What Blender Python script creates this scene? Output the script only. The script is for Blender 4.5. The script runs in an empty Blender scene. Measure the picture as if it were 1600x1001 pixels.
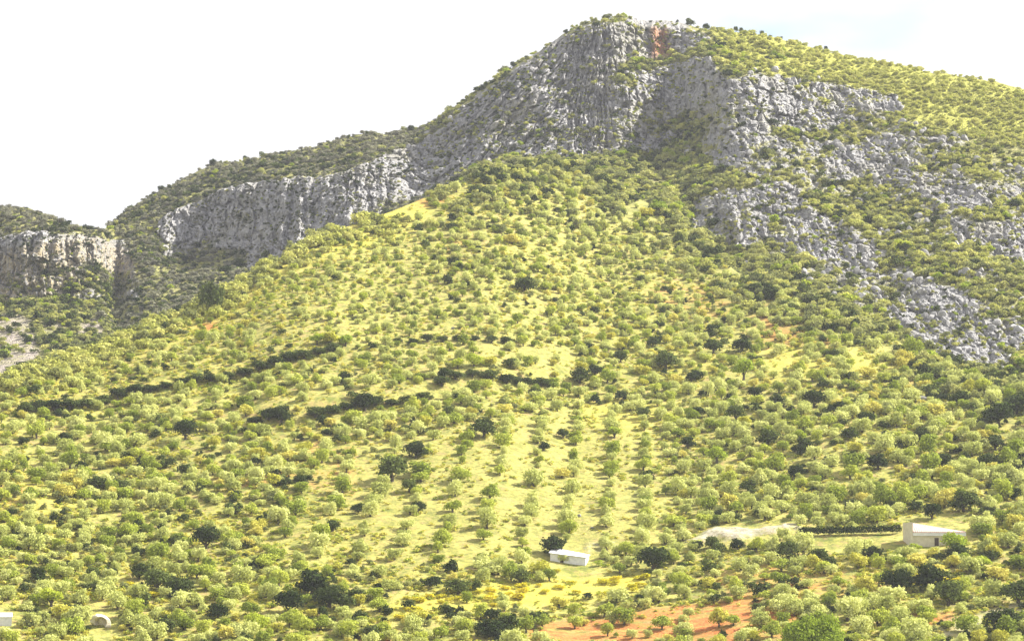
import bpy, math, random
import numpy as np
from mathutils import Vector, Matrix

# ------------------------------------------------------------------ camera, sky, sun, exposure
scene = bpy.context.scene
COL = scene.collection
F = 4584.0                       # focal length in pixels of the 1600 px wide photograph
PITCH = math.atan(400.0 / F)     # the camera looks slightly uphill
CP, SP = math.cos(PITCH), math.sin(PITCH)
cam_d = bpy.data.cameras.new('camera')
cam_d.sensor_width = 36.0
cam_d.lens = 36.0 * F / 1600.0
cam_d.clip_start = 0.5
cam_d.clip_end = 20000
cam = bpy.data.objects.new('camera', cam_d)
COL.objects.link(cam)
cam.rotation_euler = (math.pi / 2 + PITCH, 0, 0)
scene.camera = cam

SUN_AZ, SUN_EL = math.radians(70), math.radians(41)     # azimuth measured from the view direction towards the right
sun_vec = Vector((math.sin(SUN_AZ) * math.cos(SUN_EL), math.cos(SUN_AZ) * math.cos(SUN_EL), math.sin(SUN_EL)))
sd = bpy.data.lights.new('sun', 'SUN')
sd.energy = 5.0
sd.angle = math.radians(0.5)
sd.color = (1.0, 0.955, 0.86)
sun = bpy.data.objects.new('sun', sd)
COL.objects.link(sun)
sun.rotation_euler = (-sun_vec).to_track_quat('-Z', 'Y').to_euler()

world = bpy.data.worlds.new('World')
scene.world = world
world.use_nodes = True
wn, wl = world.node_tree.nodes, world.node_tree.links
wn.clear()
wo = wn.new('ShaderNodeOutputWorld'); bg = wn.new('ShaderNodeBackground')
sky = wn.new('ShaderNodeTexSky'); sky.sky_type = 'NISHITA'; sky.sun_disc = False
sky.sun_elevation = SUN_EL; sky.sun_rotation = SUN_AZ
sky.air_density = 1.0; sky.dust_density = 2.0
tc = wn.new('ShaderNodeTexCoord')
nz = wn.new('ShaderNodeTexNoise'); nz.inputs['Scale'].default_value = 5.0; nz.inputs['Detail'].default_value = 5; nz.inputs['Roughness'].default_value = 0.5
mp = wn.new('ShaderNodeMapping'); mp.inputs['Scale'].default_value = (1, 1, 3.0); mp.inputs['Location'].default_value = (-0.717, 0.1, 0.51)
cr = wn.new('ShaderNodeValToRGB')
cr.color_ramp.elements[0].position = 0.31; cr.color_ramp.elements[0].color = (0, 0, 0, 1)
cr.color_ramp.elements[1].position = 0.43; cr.color_ramp.elements[1].color = (1, 1, 1, 1)
mx = wn.new('ShaderNodeMix'); mx.data_type = 'RGBA'
mx.inputs['B'].default_value = (4.95, 4.95, 5.1, 1)
wl.new(tc.outputs['Generated'], mp.inputs['Vector']); wl.new(mp.outputs[0], nz.inputs['Vector'])
wl.new(nz.outputs['Fac'], cr.inputs[0]); wl.new(cr.outputs[0], mx.inputs['Factor'])
wl.new(sky.outputs[0], mx.inputs['A']); wl.new(mx.outputs['Result'], bg.inputs[0])
bg.inputs[1].default_value = 0.075
wl.new(bg.outputs[0], wo.inputs[0])

vs = scene.view_settings
scene.display_settings.display_device = 'sRGB'
vs.view_transform = 'Standard'; vs.look = 'None'; vs.gamma = 1; vs.use_curve_mapping = False
vs.exposure = 1.5
scene.cycles.max_bounces = 6
scene.cycles.diffuse_bounces = 3
scene.cycles.transparent_max_bounces = 8
scene.cycles.volume_bounces = 0

rng = np.random.default_rng(11)
random.seed(5)

# ------------------------------------------------------------------ helpers
def direction(px, py):
    """world direction through a pixel of the 1600 x 1001 photograph, scaled so that y = 1"""
    px = np.asarray(px, float); py = np.asarray(py, float)
    a = (px - 800.0) / F; b = (500.5 - py) / F
    dy = CP - b * SP; dz = SP + b * CP
    return a / dy, dz / dy

def project(P):
    P = np.asarray(P, float)
    x, y, z = P[..., 0], P[..., 1], P[..., 2]
    d = y * CP + z * SP
    u = -y * SP + z * CP
    return 800.0 + F * x / d, 500.5 - F * u / d, d

def _h(ix, iy, iz, s):
    n = (ix * 374761393 + iy * 668265263 + iz * 2147483647 + s * 1274126177) & 0xffffffff
    n = ((n ^ (n >> 13)) * 1274126177) & 0xffffffff
    return (n ^ (n >> 16)) & 0xffffffff

def vnoise(x, y, z, seed=0):
    x = np.asarray(x, float); y = np.asarray(y, float); z = np.asarray(z, float)
    x, y, z = np.broadcast_arrays(x, y, z)
    xi = np.floor(x).astype(np.int64); yi = np.floor(y).astype(np.int64); zi = np.floor(z).astype(np.int64)
    fx, fy, fz = x - xi, y - yi, z - zi
    ux, uy, uz = fx * fx * (3 - 2 * fx), fy * fy * (3 - 2 * fy), fz * fz * (3 - 2 * fz)
    out = 0.0
    for dx in (0, 1):
        wx = ux if dx else 1 - ux
        for dy in (0, 1):
            wy = uy if dy else 1 - uy
            for dz in (0, 1):
                wz = uz if dz else 1 - uz
                out = out + wx * wy * wz * (_h(xi + dx, yi + dy, zi + dz, seed) / 4294967295.0)
    return out * 2 - 1

def fbm(x, y, z, oct=4, seed=0, gain=0.5, ridged=False):
    a, s, tot = 1.0, 0.0, 0.0
    for k in range(oct):
        n = vnoise(x * 2.03 ** k + 17.3 * k, y * 2.03 ** k + 5.1 * k, z * 2.03 ** k - 9.7 * k, seed + k)
        if ridged: n = 1 - 2 * np.abs(n)
        s = s + a * n; tot += a; a *= gain
    return s / tot

def worley(x, y, z, seed=0):
    xi = np.floor(x).astype(np.int64); yi = np.floor(y).astype(np.int64); zi = np.floor(z).astype(np.int64)
    f1 = np.full(x.shape, 9.0); f2 = np.full(x.shape, 9.0); cid = np.zeros(x.shape)
    for dx in (-1, 0, 1):
        for dy in (-1, 0, 1):
            for dz in (-1, 0, 1):
                a, b, c = xi + dx, yi + dy, zi + dz
                px = a + _h(a, b, c, seed) / 4294967295.0
                py = b + _h(a, b, c, seed + 7) / 4294967295.0
                pz = c + _h(a, b, c, seed + 13) / 4294967295.0
                d = (px - x) ** 2 + (py - y) ** 2 + (pz - z) ** 2
                n = d < f1
                f2 = np.where(n, f1, np.minimum(f2, d))
                cid = np.where(n, _h(a, b, c, seed + 29) / 4294967295.0, cid)
                f1 = np.where(n, d, f1)
    return np.sqrt(f1), np.sqrt(f2), cid

def sstep(a, b, x):
    t = np.clip((x - a) / (b - a), 0, 1)
    return t * t * (3 - 2 * t)

def curve(pts):
    xs = np.array([p[0] for p in pts], float); ys = np.array([p[1] for p in pts], float)
    fx = np.arange(-420, 2121, 4.0)
    fy = np.interp(fx, xs, ys)
    k = np.hanning(9); k /= k.sum()
    fy = np.convolve(np.pad(fy, 4, mode='edge'), k, 'valid')
    return lambda u: np.interp(u, fx, fy)

# regions of the hillside, drawn as plan polygons over the slope (cells of 4 units)
MX0, MY0, MW, MH = -440, -20, 645, 310
gx, gy = np.meshgrid(MX0 + 4 * np.arange(MW), MY0 + 4 * np.arange(MH))
def region(polys, blur=3):
    m = np.zeros((MH, MW))
    for poly, val in polys:
        ins = np.zeros((MH, MW), bool)
        n = len(poly)
        for i in range(n):
            (x1, y1), (x2, y2) = poly[i], poly[(i + 1) % n]
            if y1 == y2: continue
            c = ((y1 > gy) != (y2 > gy)) & (gx < (x2 - x1) * (gy - y1) / (y2 - y1) + x1)
            ins ^= c
        m = np.maximum(m, ins * val)
    for _ in range(blur):
        p = np.pad(m, 1, mode='edge')
        m = (p[:-2, 1:-1] + p[2:, 1:-1] + p[1:-1, :-2] + p[1:-1, 2:] + p[1:-1, 1:-1] * 2) / 6
    def f(px, py):
        a = np.clip((np.asarray(px, float) - MX0) / 4, 0, MW - 1.001); b = np.clip((np.asarray(py, float) - MY0) / 4, 0, MH - 1.001)
        ia, ib = a.astype(int), b.astype(int); fa, fb = a - ia, b - ib
        return (m[ib, ia] * (1 - fa) * (1 - fb) + m[ib, ia + 1] * fa * (1 - fb) + m[ib + 1, ia] * (1 - fa) * fb + m[ib + 1, ia + 1] * fa * fb)
    return f

rock_reg = region([
    ([(-400,372),(0,372),(60,366),(120,370),(200,380),(222,440),(222,472),(120,478),(60,468),(0,472),(-400,472)], 0.85),
    ([(250,345),(330,303),(420,284),(520,274),(560,262),(600,240),(640,230),(700,195),(760,140),(830,95),(880,55),(900,40),(1000,30),(1060,36),(1110,62),(1070,84),
      (1030,92),(975,100),(960,125),(1000,150),(1055,175),(1068,215),(1040,236),(900,247),(800,238),(745,265),(650,312),(560,358),(500,388),(440,400),(380,390),(300,400),(258,412),(248,380)], 1.0),
    ([(1130,125),(1200,112),(1290,130),(1400,148),(1412,176),(1330,198),(1250,215),(1190,242),(1120,264),(1103,240),(1130,205),(1122,160)], 0.76),
    ([(1085,312),(1150,296),(1240,290),(1275,330),(1350,362),(1400,395),(1370,420),(1290,405),(1200,400),(1120,380),(1078,362)], 0.80),
    ([(1120,380),(1200,395),(1290,400),(1400,390),(1450,440),(1560,466),(1640,500),(1900,560),(1900,640),(1640,600),(1560,585),(1460,560),(1380,490),(1300,468),(1200,440),(1130,405)], 0.50),
    ([(1400,440),(1480,450),(1600,500),(1600,570),(1500,555),(1420,500)], 0.66),
    ([(1275,252),(1400,203),(1500,222),(1510,300),(1420,325),(1300,302)], 0.62),
    ([(1480,345),(1600,350),(1700,370),(1700,412),(1560,398),(1490,372)], 0.8),
    ([(975,110),(1100,92),(1140,130),(1120,230),(1062,215),(1000,150)], 0.80),
    ([(385,385),(460,372),(470,400),(430,425),(385,430)], 0.7),
    ([(840,300),(900,290),(905,330),(860,335)], 0.5),
    ([(1060,110),(1200,180),(1420,190),(1540,230),(1620,330),(1640,480),(1450,440),(1290,300),(1120,280),(1060,230)], 0.38),
    ([(1400,260),(1640,240),(1640,360),(1500,350)], 0.42),
], 3)
steep_reg = region([
    ([(1078,330),(1275,330),(1350,362),(1450,440),(1640,500),(1900,560),(1900,640),(1640,600),(1560,585),(1460,560),(1300,470),(1120,400)], 1.0)], 4)
scree_reg = region([([(-200,500),(45,490),(58,530),(66,575),(30,605),(-200,640)], 1.0), ([(122,508),(150,496),(172,512),(150,535),(122,532)], 1.0), ([(60,500),(120,505),(120,520),(60,518)], .6), ([(760,248),(785,242),(800,258),(775,268)],0.9)], 2)
ochre_reg = region([([(-40,400),(60,385),(150,372),(215,400),(200,450),(140,455),(60,475),(-40,475)], 0.9)], 4)
stain_reg = region([([(1018,48),(1042,46),(1046,92),(1016,94)], 1.0)], 2)
bright_top = region([([(1110,40),(1200,55),(1400,95),(1900,190),(1900,280),(1420,190),(1300,130),(1130,100)], 1.0)], 5)

# ------------------------------------------------------------------ the two sheets of ground
crestA = curve([(-400,700),(-200,655),(0,606),(150,562),(340,478),(500,392),(640,328),(760,280),(900,268),(1060,338),(1150,425),(1300,472),(1450,560),(1600,602),(2000,660)])
YcA = curve([(-400,880),(0,930),(340,1030),(640,1150),(900,1260),(1060,1210),(1150,1120),(1300,1060),(1450,985),(1600,945),(2000,880)])
crestB = curve([(-400,345),(-100,328),(0,326),(40,326),(70,335),(100,349),(132,359),(166,359),(195,333),(235,306),(290,276),(340,256),(400,249),(440,240),(500,228),(545,214),(580,208),(640,207),
                (670,196),(700,176),(740,150),(780,118),(830,88),(870,60),(900,40),(960,30),(1010,30),(1050,34),(1100,44),(1150,50),(1200,58),(1260,72),(1330,90),(1400,102),(1500,120),(1600,139),(1800,185),(2000,230)])
YcB = curve([(-400,1500),(0,1470),(120,1430),(165,1450),(180,1560),(300,1600),(640,1570),(760,1510),(960,1480),(1100,1500),(1300,1480),(1600,1400),(2000,1300)])
gapB = curve([(-400,230),(0,230),(400,210),(560,130),(700,50),(800,14),(900,6),(2000,6)])
Y0A, PY0 = 600.0, 1150.0
tt = np.linspace(0, 1, 400)
gA = (tt + 0.30 * tt ** 3) / 1.30

def terraces(px, py):
    """benches of the old terraces: a little extra depth step along two lines"""
    l1 = np.interp(px, [0, 140, 230, 300, 400, 470, 540, 640], [645, 640, 618, 603, 590, 578, 563, 550])
    l2 = np.interp(px, [380, 440, 560, 680, 760, 860, 960], [662, 655, 640, 622, 604, 600, 604])
    w1 = sstep(-40, 60, px) * (1 - sstep(520, 640, px)); w2 = sstep(360, 440, px) * (1 - sstep(860, 980, px))
    return 2.6 * w1 * sstep(8, -8, py - l1) + 2.6 * w2 * sstep(8, -8, py - l2)

def reliefA(x, y):
    return 2.2 * fbm(x / 70, y / 70, 0, 3, 3) + 0.45 * fbm(x / 9, y / 9, 0, 3, 8)

def pointA(px, py):
    """a point of the olive slope"""
    px = np.asarray(px, float); py = np.asarray(py, float)
    t = np.clip((PY0 - py) / (PY0 - crestA(px)), 0, 1)
    Y = Y0A + (YcA(px) - Y0A) * np.interp(t, tt, gA)
    dx, dz = direction(px, py)
    x, z = dx * Y, dz * Y
    fade = sstep(1.0, 0.93, t)
    z = z + reliefA(x, Y) * (0.25 + 0.75 * fade)
    return np.stack([x, Y, z], -1)

def invA(x, Y):
    """photograph position of the slope point at plan position x, Y"""
    px = 800 + F * x / Y
    for _ in range(3):
        g = np.clip((Y - Y0A) / (YcA(px) - Y0A), 0, 1)
        py = PY0 - (PY0 - crestA(px)) * np.interp(g, gA, tt)
        z = direction(px, py)[1] * Y
        px = 800 + F * x / (Y * CP + z * SP)
    return px, py, (Y - Y0A) / (YcA(px) - Y0A)

def grid_mesh(name, P, mat, attrs=None):
    nr, nc = P.shape[:2]
    me = bpy.data.meshes.new(name)
    me.vertices.add(nr * nc)
    me.vertices.foreach_set('co', P.reshape(-1).astype(np.float32))
    i = np.arange((nr - 1) * (nc - 1)); r, c = i // (nc - 1), i % (nc - 1)
    a = r * nc + c
    q = np.stack([a, a + 1, a + nc + 1, a + nc], -1).astype(np.int32)
    me.loops.add(q.size); me.loops.foreach_set('vertex_index', q.reshape(-1))
    me.polygons.add(len(q))
    me.polygons.foreach_set('loop_start', np.arange(0, q.size, 4, dtype=np.int32))
    me.polygons.foreach_set('loop_total', np.full(len(q), 4, np.int32))
    me.polygons.foreach_set('use_smooth', np.zeros(len(q), bool) if name == 'mountain' else np.ones(len(q), bool))
    me.update(calc_edges=True)
    for k, v in (attrs or {}).items():
        at = me.attributes.new(k, 'FLOAT', 'POINT'); at.data.foreach_set('value', v.reshape(-1).astype(np.float32))
    me.materials.append(mat)
    o = bpy.data.objects.new(name, me); COL.objects.link(o)
    o['kind'] = 'structure'
    return o

# ------------------------------------------------------------------ materials
def new_mat(name):
    m = bpy.data.materials.new(name); m.use_nodes = True
    n, l = m.node_tree.nodes, m.node_tree.links
    n.clear()
    out = n.new('ShaderNodeOutputMaterial')
    return m, n, l, out

def ramp(n, l, src, stops):
    r = n.new('ShaderNodeValToRGB'); e = r.color_ramp.elements
    while len(e) < len(stops): e.new(0.5)
    for k, (p, c) in enumerate(stops):
        e[k].position = p; e[k].color = (*c, 1)
    l.new(src, r.inputs[0]); return r.outputs[0]

def noise(n, l, vec, scale, detail=4, rough=0.55, dist=0.0):
    t = n.new('ShaderNodeTexNoise'); t.inputs['Scale'].default_value = scale; t.inputs['Detail'].default_value = detail
    t.inputs['Roughness'].default_value = rough; t.inputs['Distortion'].default_value = dist
    l.new(vec, t.inputs['Vector']); return t.outputs['Fac']

def mixc(n, l, fac, a, b):
    m = n.new('ShaderNodeMix'); m.data_type = 'RGBA'
    for s, v in (('Factor', fac), ('A', a), ('B', b)):
        if isinstance(v, (int, float)): m.inputs[s].default_value = v
        elif isinstance(v, tuple): m.inputs[s].default_value = (*v, 1)
        else: l.new(v, m.inputs[s])
    return m.outputs['Result']

def attr(n, name):
    a = n.new('ShaderNodeAttribute'); a.attribute_name = name; return a.outputs['Fac']

def mathn(n, l, op, a, b=0.0, clamp=False):
    m = n.new('ShaderNodeMath'); m.operation = op; m.use_clamp = clamp
    for k, v in ((0, a), (1, b)):
        if isinstance(v, (int, float)): m.inputs[k].default_value = v
        else: l.new(v, m.inputs[k])
    return m.outputs[0]

def mapped(n, l, scale):
    g = n.new('ShaderNodeNewGeometry'); m = n.new('ShaderNodeMapping'); m.inputs['Scale'].default_value = scale
    l.new(g.outputs['Position'], m.inputs['Vector']); return m.outputs[0]

def principled(n, l, out, color, rough=0.9, bump=None, strength=0.5, dist=1.0):
    p = n.new('ShaderNodeBsdfPrincipled'); p.inputs['Roughness'].default_value = rough
    p.inputs['Specular IOR Level'].default_value = 0.2
    if isinstance(color, tuple): p.inputs['Base Color'].default_value = (*color, 1)
    else: l.new(color, p.inputs['Base Color'])
    if bump is not None:
        b = n.new('ShaderNodeBump'); b.inputs['Strength'].default_value = strength; b.inputs['Distance'].default_value = dist
        l.new(bump, b.inputs['Height']); l.new(b.outputs[0], p.inputs['Normal'])
    l.new(p.outputs[0], out.inputs[0]); return p

def soil_material():
    m, n, l, out = new_mat('slope_ground')
    v = mapped(n, l, (1, 1, 1))
    big = noise(n, l, v, 0.022, 4, 0.6)
    mid = noise(n, l, v, 0.16, 5, 0.65)
    fine = noise(n, l, v, 1.4, 4, 0.7)
    grass = ramp(n, l, mid, [(0.30, (0.120, 0.147, 0.023)), (0.44, (0.27, 0.265, 0.05)), (0.6, (0.44, 0.385, 0.10))])
    dry = ramp(n, l, fine, [(0.3, (0.19, 0.155, 0.055)), (0.5, (0.31, 0.285, 0.07)), (0.72, (0.46, 0.405, 0.135))])
    c = mixc(n, l, ramp(n, l, big, [(0.46, (0, 0, 0)), (0.68, (.8, .8, .8))]), grass, dry)
    mot = noise(n, l, v, 0.55, 6, 0.75)
    c = mixc(n, l, ramp(n, l, mot, [(0.42, (.85,)*3), (0.54, (0,)*3)]), c, (0.125, 0.145, 0.03))
    c = mixc(n, l, ramp(n, l, noise(n, l, v, 0.3, 5, 0.7), [(0.52, (0,)*3), (0.66, (.75,)*3)]), c, (0.36, 0.24, 0.11))
    dry = mixc(n, l, ramp(n, l, mot, [(0.40, (.75,)*3), (0.52, (0,)*3)]), dry, (0.15, 0.155, 0.035))
    f = mathn(n, l, 'ADD', attr(n, 'dry'), mathn(n, l, 'MULTIPLY', mathn(n, l, 'SUBTRACT', mid, 0.58), 1.6), True)
    c = mixc(n, l, f, c, dry)
    wd = mapped(n, l, (0.05, 0.35, 0.35)); streak = noise(n, l, wd, 1.0, 4, 0.6)
    yl = mathn(n, l, 'MULTIPLY', attr(n, 'yellow'), ramp(n, l, streak, [(0.35, (0.2,)*3), (0.6, (1,)*3)]))
    c = mixc(n, l, yl, c, (0.50, 0.43, 0.055))
    red = mathn(n, l, 'ADD', attr(n, 'red'), mathn(n, l, 'MULTIPLY', mathn(n, l, 'SUBTRACT', mid, 0.56), 3.0), True)
    red = mathn(n, l, 'MULTIPLY', red, ramp(n, l, streak, [(0.36, (.25,)*3), (0.5, (1,)*3)]))
    red = mathn(n, l, 'MULTIPLY', red, mathn(n, l, 'GREATER_THAN', attr(n, 'red'), 0.04))
    c = mixc(n, l, red, c, ramp(n, l, fine, [(0.3, (0.24, 0.07, 0.02)), (0.55, (0.44, 0.155, 0.04)), (0.75, (0.54, 0.26, 0.10))]))
    c = mixc(n, l, attr(n, 'scrubby'), c, ramp(n, l, mid, [(0.32, (0.11, 0.125, 0.04)), (0.5, (0.24, 0.24, 0.065)), (0.68, (0.42, 0.38, 0.12))]))
    pf = mathn(n, l, 'ADD', attr(n, 'pale'), mathn(n, l, 'MULTIPLY', mathn(n, l, 'SUBTRACT', noise(n, l, v, 0.5, 5, 0.7), 0.55), 2.2), True)
    pf = mathn(n, l, 'MULTIPLY', pf, mathn(n, l, 'GREATER_THAN', attr(n, 'pale'), 0.05))
    c = mixc(n, l, pf, c, ramp(n, l, fine, [(0.3, (0.26, 0.225, 0.15)), (0.7, (0.50, 0.46, 0.38))]))
    principled(n, l, out, c, 0.95, fine, 0.7, 0.35)
    return m

def mountain_material():
    m, n, l, out = new_mat('limestone_and_scrub')
    v = mapped(n, l, (1, 1, 1)); vv = mapped(n, l, (1.0, 1.0, 0.22))
    big = noise(n, l, v, 0.03, 4, 0.6)
    streak = noise(n, l, vv, 0.45, 5, 0.65, 0.5)
    fine = noise(n, l, v, 1.1, 5, 0.7)
    rock = ramp(n, l, streak, [(0.28, (0.17, 0.167, 0.17)), (0.42, (0.34, 0.335, 0.34)), (0.55, (0.49, 0.48, 0.478)), (0.70, (0.63, 0.61, 0.575))])
    rock = mixc(n, l, mathn(n, l, 'MULTIPLY', fine, 0.35), rock, (0.20, 0.20, 0.205))
    warm = ramp(n, l, big, [(0.52, (0, 0, 0)), (0.66, (0.55,)*3)])
    rock = mixc(n, l, warm, rock, (0.36, 0.34, 0.25))
    rock = mixc(n, l, mathn(n, l, 'MULTIPLY', attr(n, 'ochre'), ramp(n, l, streak, [(0.4, (0,)*3), (0.6, (1,)*3)])), rock, (0.50, 0.41, 0.24))
    rock = mixc(n, l, mathn(n, l, 'MULTIPLY', attr(n, 'stain'), ramp(n, l, streak, [(0.30, (0.1,)*3), (0.5, (.95,)*3)])), rock, (0.48, 0.24, 0.12))
    veg = ramp(n, l, noise(n, l, v, 0.25, 5, 0.7), [(0.32, (0.13, 0.145, 0.05)), (0.48, (0.29, 0.29, 0.09)), (0.62, (0.46, 0.43, 0.17))])
    veg = mixc(n, l, attr(n, 'lush'), veg, ramp(n, l, fine, [(0.3, (0.34, 0.37, 0.06)), (0.7, (0.56, 0.53, 0.11))]))
    veg = mixc(n, l, attr(n, 'red'), veg, (0.45, 0.24, 0.10))
    f = mathn(n, l, 'ADD', attr(n, 'rock'), mathn(n, l, 'MULTIPLY', mathn(n, l, 'SUBTRACT', noise(n, l, v, 0.35, 5, 0.7), 0.5), 1.3))
    f = ramp(n, l, f, [(0.40, (0, 0, 0)), (0.58, (1, 1, 1))])
    c = mixc(n, l, f, veg, rock)
    sc = mathn(n, l, 'ADD', attr(n, 'scree'), mathn(n, l, 'MULTIPLY', mathn(n, l, 'SUBTRACT', noise(n, l, v, 0.12, 5, 0.7), 0.56), 4.0), True)
    sc = mathn(n, l, 'MULTIPLY', sc, mathn(n, l, 'GREATER_THAN', attr(n, 'scree'), 0.06))
    c = mixc(n, l, sc, c, ramp(n, l, fine, [(0.3, (0.32, 0.26, 0.21)), (0.7, (0.56, 0.50, 0.45))]))
    vo = n.new('ShaderNodeTexVoronoi'); vo.feature = 'DISTANCE_TO_EDGE'; vo.inputs['Scale'].default_value = 0.42
    vd = mapped(n, l, (1.0, 1.0, 0.3)); dn = n.new('ShaderNodeTexNoise'); dn.inputs['Scale'].default_value = 0.3
    l.new(vd, dn.inputs['Vector']); va = n.new('ShaderNodeVectorMath'); va.operation = 'MULTIPLY_ADD'; va.inputs[1].default_value = (3, 3, 3)
    l.new(dn.outputs['Color'], va.inputs[0]); l.new(vd, va.inputs[2]); l.new(va.outputs[0], vo.inputs['Vector'])
    crack = ramp(n, l, vo.outputs['Distance'], [(0.0, (0, 0, 0)), (0.10, (1, 1, 1))])
    h = mathn(n, l, 'ADD', mathn(n, l, 'ADD', mathn(n, l, 'MULTIPLY', streak, 1.5), fine), mathn(n, l, 'MULTIPLY', crack, 0.9))
    principled(n, l, out, c, 0.95, h, 1.0, 1.3)
    return m

def leaf_material(name, stops, transl=0.26):
    m, n, l, out = new_mat(name)
    oi = n.new('ShaderNodeObjectInfo')
    g = n.new('ShaderNodeNewGeometry')
    a = mathn(n, l, 'ADD', mathn(n, l, 'MULTIPLY', oi.outputs['Random'], 0.65), mathn(n, l, 'MULTIPLY', g.outputs['Random Per Island'], 0.35))
    c = ramp(n, l, a, stops)
    d = n.new('ShaderNodeBsdfDiffuse'); t = n.new('ShaderNodeBsdfTranslucent')
    l.new(c, d.inputs[0]); l.new(c, t.inputs[0])
    ms = n.new('ShaderNodeMixShader'); ms.inputs[0].default_value = transl
    l.new(d.outputs[0], ms.inputs[1]); l.new(t.outputs[0], ms.inputs[2]); l.new(ms.outputs[0], out.inputs[0])
    return m

def plain(name, c1, c2, scale=2.0, rough=0.85, bump=0.3, vec=(1, 1, 1)):
    m, n, l, out = new_mat(name)
    f = noise(n, l, mapped(n, l, vec), scale, 5, 0.65)
    principled(n, l, out, ramp(n, l, f, [(0.3, c1), (0.7, c2)]), rough, f, bump, 0.1)
    return m

M_slope = soil_material()
M_mount = mountain_material()
M_bark = plain('bark', (0.05, 0.04, 0.03), (0.14, 0.12, 0.09), 6)
M_leaf = {
    'silvery': leaf_material('leaf_silvery', [(0.0, (0.32, 0.35, 0.09)), (0.4, (0.51, 0.54, 0.165)), (1.0, (0.67, 0.68, 0.26))]),
    'green': leaf_material('leaf_green', [(0.0, (0.13, 0.17, 0.035)), (0.4, (0.32, 0.38, 0.055)), (1.0, (0.552, 0.575, 0.103))]),
    'yellow-green': leaf_material('leaf_yellow_green', [(0.0, (0.424, 0.435, 0.048)), (0.5, (0.55, 0.51, 0.10)), (1.0, (0.69, 0.61, 0.17))]),
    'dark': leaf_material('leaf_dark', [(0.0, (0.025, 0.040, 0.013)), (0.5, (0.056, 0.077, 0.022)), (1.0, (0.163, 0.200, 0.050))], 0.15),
    'scrub': leaf_material('leaf_scrub', [(0.0, (0.12, 0.135, 0.06)), (0.4, (0.27, 0.29, 0.10)), (0.8, (0.44, 0.44, 0.14)), (1.0, (0.56, 0.54, 0.19))], 0.3),
    'broom': leaf_material('leaf_broom', [(0.0, (0.448, 0.426, 0.034)), (0.5, (0.582, 0.515, 0.034)), (1.0, (0.694, 0.582, 0.056))]),
    'lime': leaf_material('leaf_lime', [(0.0, (0.20, 0.27, 0.03)), (0.5, (0.33, 0.41, 0.045)), (1.0, (0.48, 0.52, 0.06))]),
}
M_stone = plain('pale_limestone', (0.17, 0.167, 0.17), (0.42, 0.41, 0.40), 0.5, 0.95, 0.8)
M_white = plain('whitewash', (0.60, 0.60, 0.62), (0.78, 0.78, 0.79), 1.5, 0.9, 0.1)
M_cream = plain('cream_render', (0.50, 0.45, 0.33), (0.66, 0.61, 0.50), 1.2, 0.9, 0.15)
M_pink = plain('faded_pink_tile', (0.42, 0.28, 0.24), (0.62, 0.48, 0.43), 2.5, 0.9, 0.4)
M_darkwood = plain('weathered_door', (0.05, 0.04, 0.035), (0.12, 0.09, 0.07), 5, 0.8)
M_earth = plain('pale_earth', (0.50, 0.44, 0.34), (0.78, 0.73, 0.64), 0.9, 0.95, 0.8)
M_valley = plain('valley_meadow', (0.17, 0.19, 0.05), (0.34, 0.32, 0.11), 0.05, 0.95, 0.3)

# ------------------------------------------------------------------ the olive slope
NCA = 760
red_reg = region([([(820,968),(930,955),(1010,948),(1180,936),(1260,945),(1240,975),(1150,1001),(1120,1200),(800,1200),(830,990)], 1.0),
                  ([(560,985),(620,985),(620,1001),(560,1001)], 0.8),
                  ([(310,520),(338,516),(342,532),(312,536)], 1.0), ([(650,318),(712,312),(700,330),(655,334)], 0.8), ([(1180,470),(1310,475),(1300,530),(1190,540)], 0.8),
                  ([(1390,585),(1500,588),(1500,602),(1390,600)], 0.8), ([(1420,965),(1500,955),(1500,990),(1420,985)], 0.7), ([(1010,440),(1180,455),(1180,500),(1010,480)], 0.38),
                  ([(480,680),(560,690),(560,780),(470,760)], 0.3), ([(1100,880),(1420,900),(1400,960),(1150,950)], 0.45), ([(1180,500),(1320,505),(1300,545),(1190,540)], .4), ([(1100,955),(1250,940),(1240,1001),(1100,1001)], .5), ([(0,740),(60,740),(50,800),(0,790)], .4), ([(330,740),(480,720),(470,745),(340,765)], .4), ([(700,385),(740,380),(740,400),(700,405)], .5)], 3)
yel_reg = region([([(700,915),(830,905),(1010,898),(1010,918),(900,935),(740,945),(610,955),(600,945)], 1.0), ([(1330,530),(1420,545),(1400,580),(1330,580)], 0.7), ([(0,720),(140,790),(130,860),(0,830)], 0.4),
                  ([(1200,540),(1330,545),(1330,580),(1200,600)], 0.45), ([(330,470),(640,320),(700,310),(640,380),(450,450),(330,530),(100,620),(0,640),(0,600)], 0.6), ([(900,620),(1060,640),(1000,680),(900,670)], 0.5), ([(1000,560),(1120,560),(1110,590),(1000,590)], 0.4)], 4)
dry_reg = region([([(540,730),(900,640),(1010,670),(1020,850),(860,890),(640,885),(500,830)], 0.6), ([(600,555),(900,545),(920,575),(620,585)], 0.6), ([(130,700),(420,690),(420,760),(100,780)], 0.35),
                  ([(560,360),(760,320),(720,370),(560,400)], 0.5), ([(480,560),(720,600),(700,660),(480,680)], 0.35), ([(400,820),(620,790),(600,860),(400,880)], 0.5)], 5)
pale_reg = region([([(1062,852),(1090,840),(1115,828),(1140,824),(1180,829),(1210,826),(1248,820),(1254,828),(1215,836),(1180,838),(1150,848),(1120,842),(1095,852)], 0.95), ([(915,850),(970,852),(960,858),(915,866)], 0.3),
                   ([(1470,975),(1600,940),(1640,930),(1640,950),(1560,975),(1500,1001),(1470,1001)], 0.45)], 1)
def scrubby(px, py):
    return sstep(680, 860, px) * sstep(90, 15, py - crestA(px) + 30 * fbm(px / 50, py / 30, 0, 2, 181)) * 0.9
u = np.linspace(-360, 1960, NCA)
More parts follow.
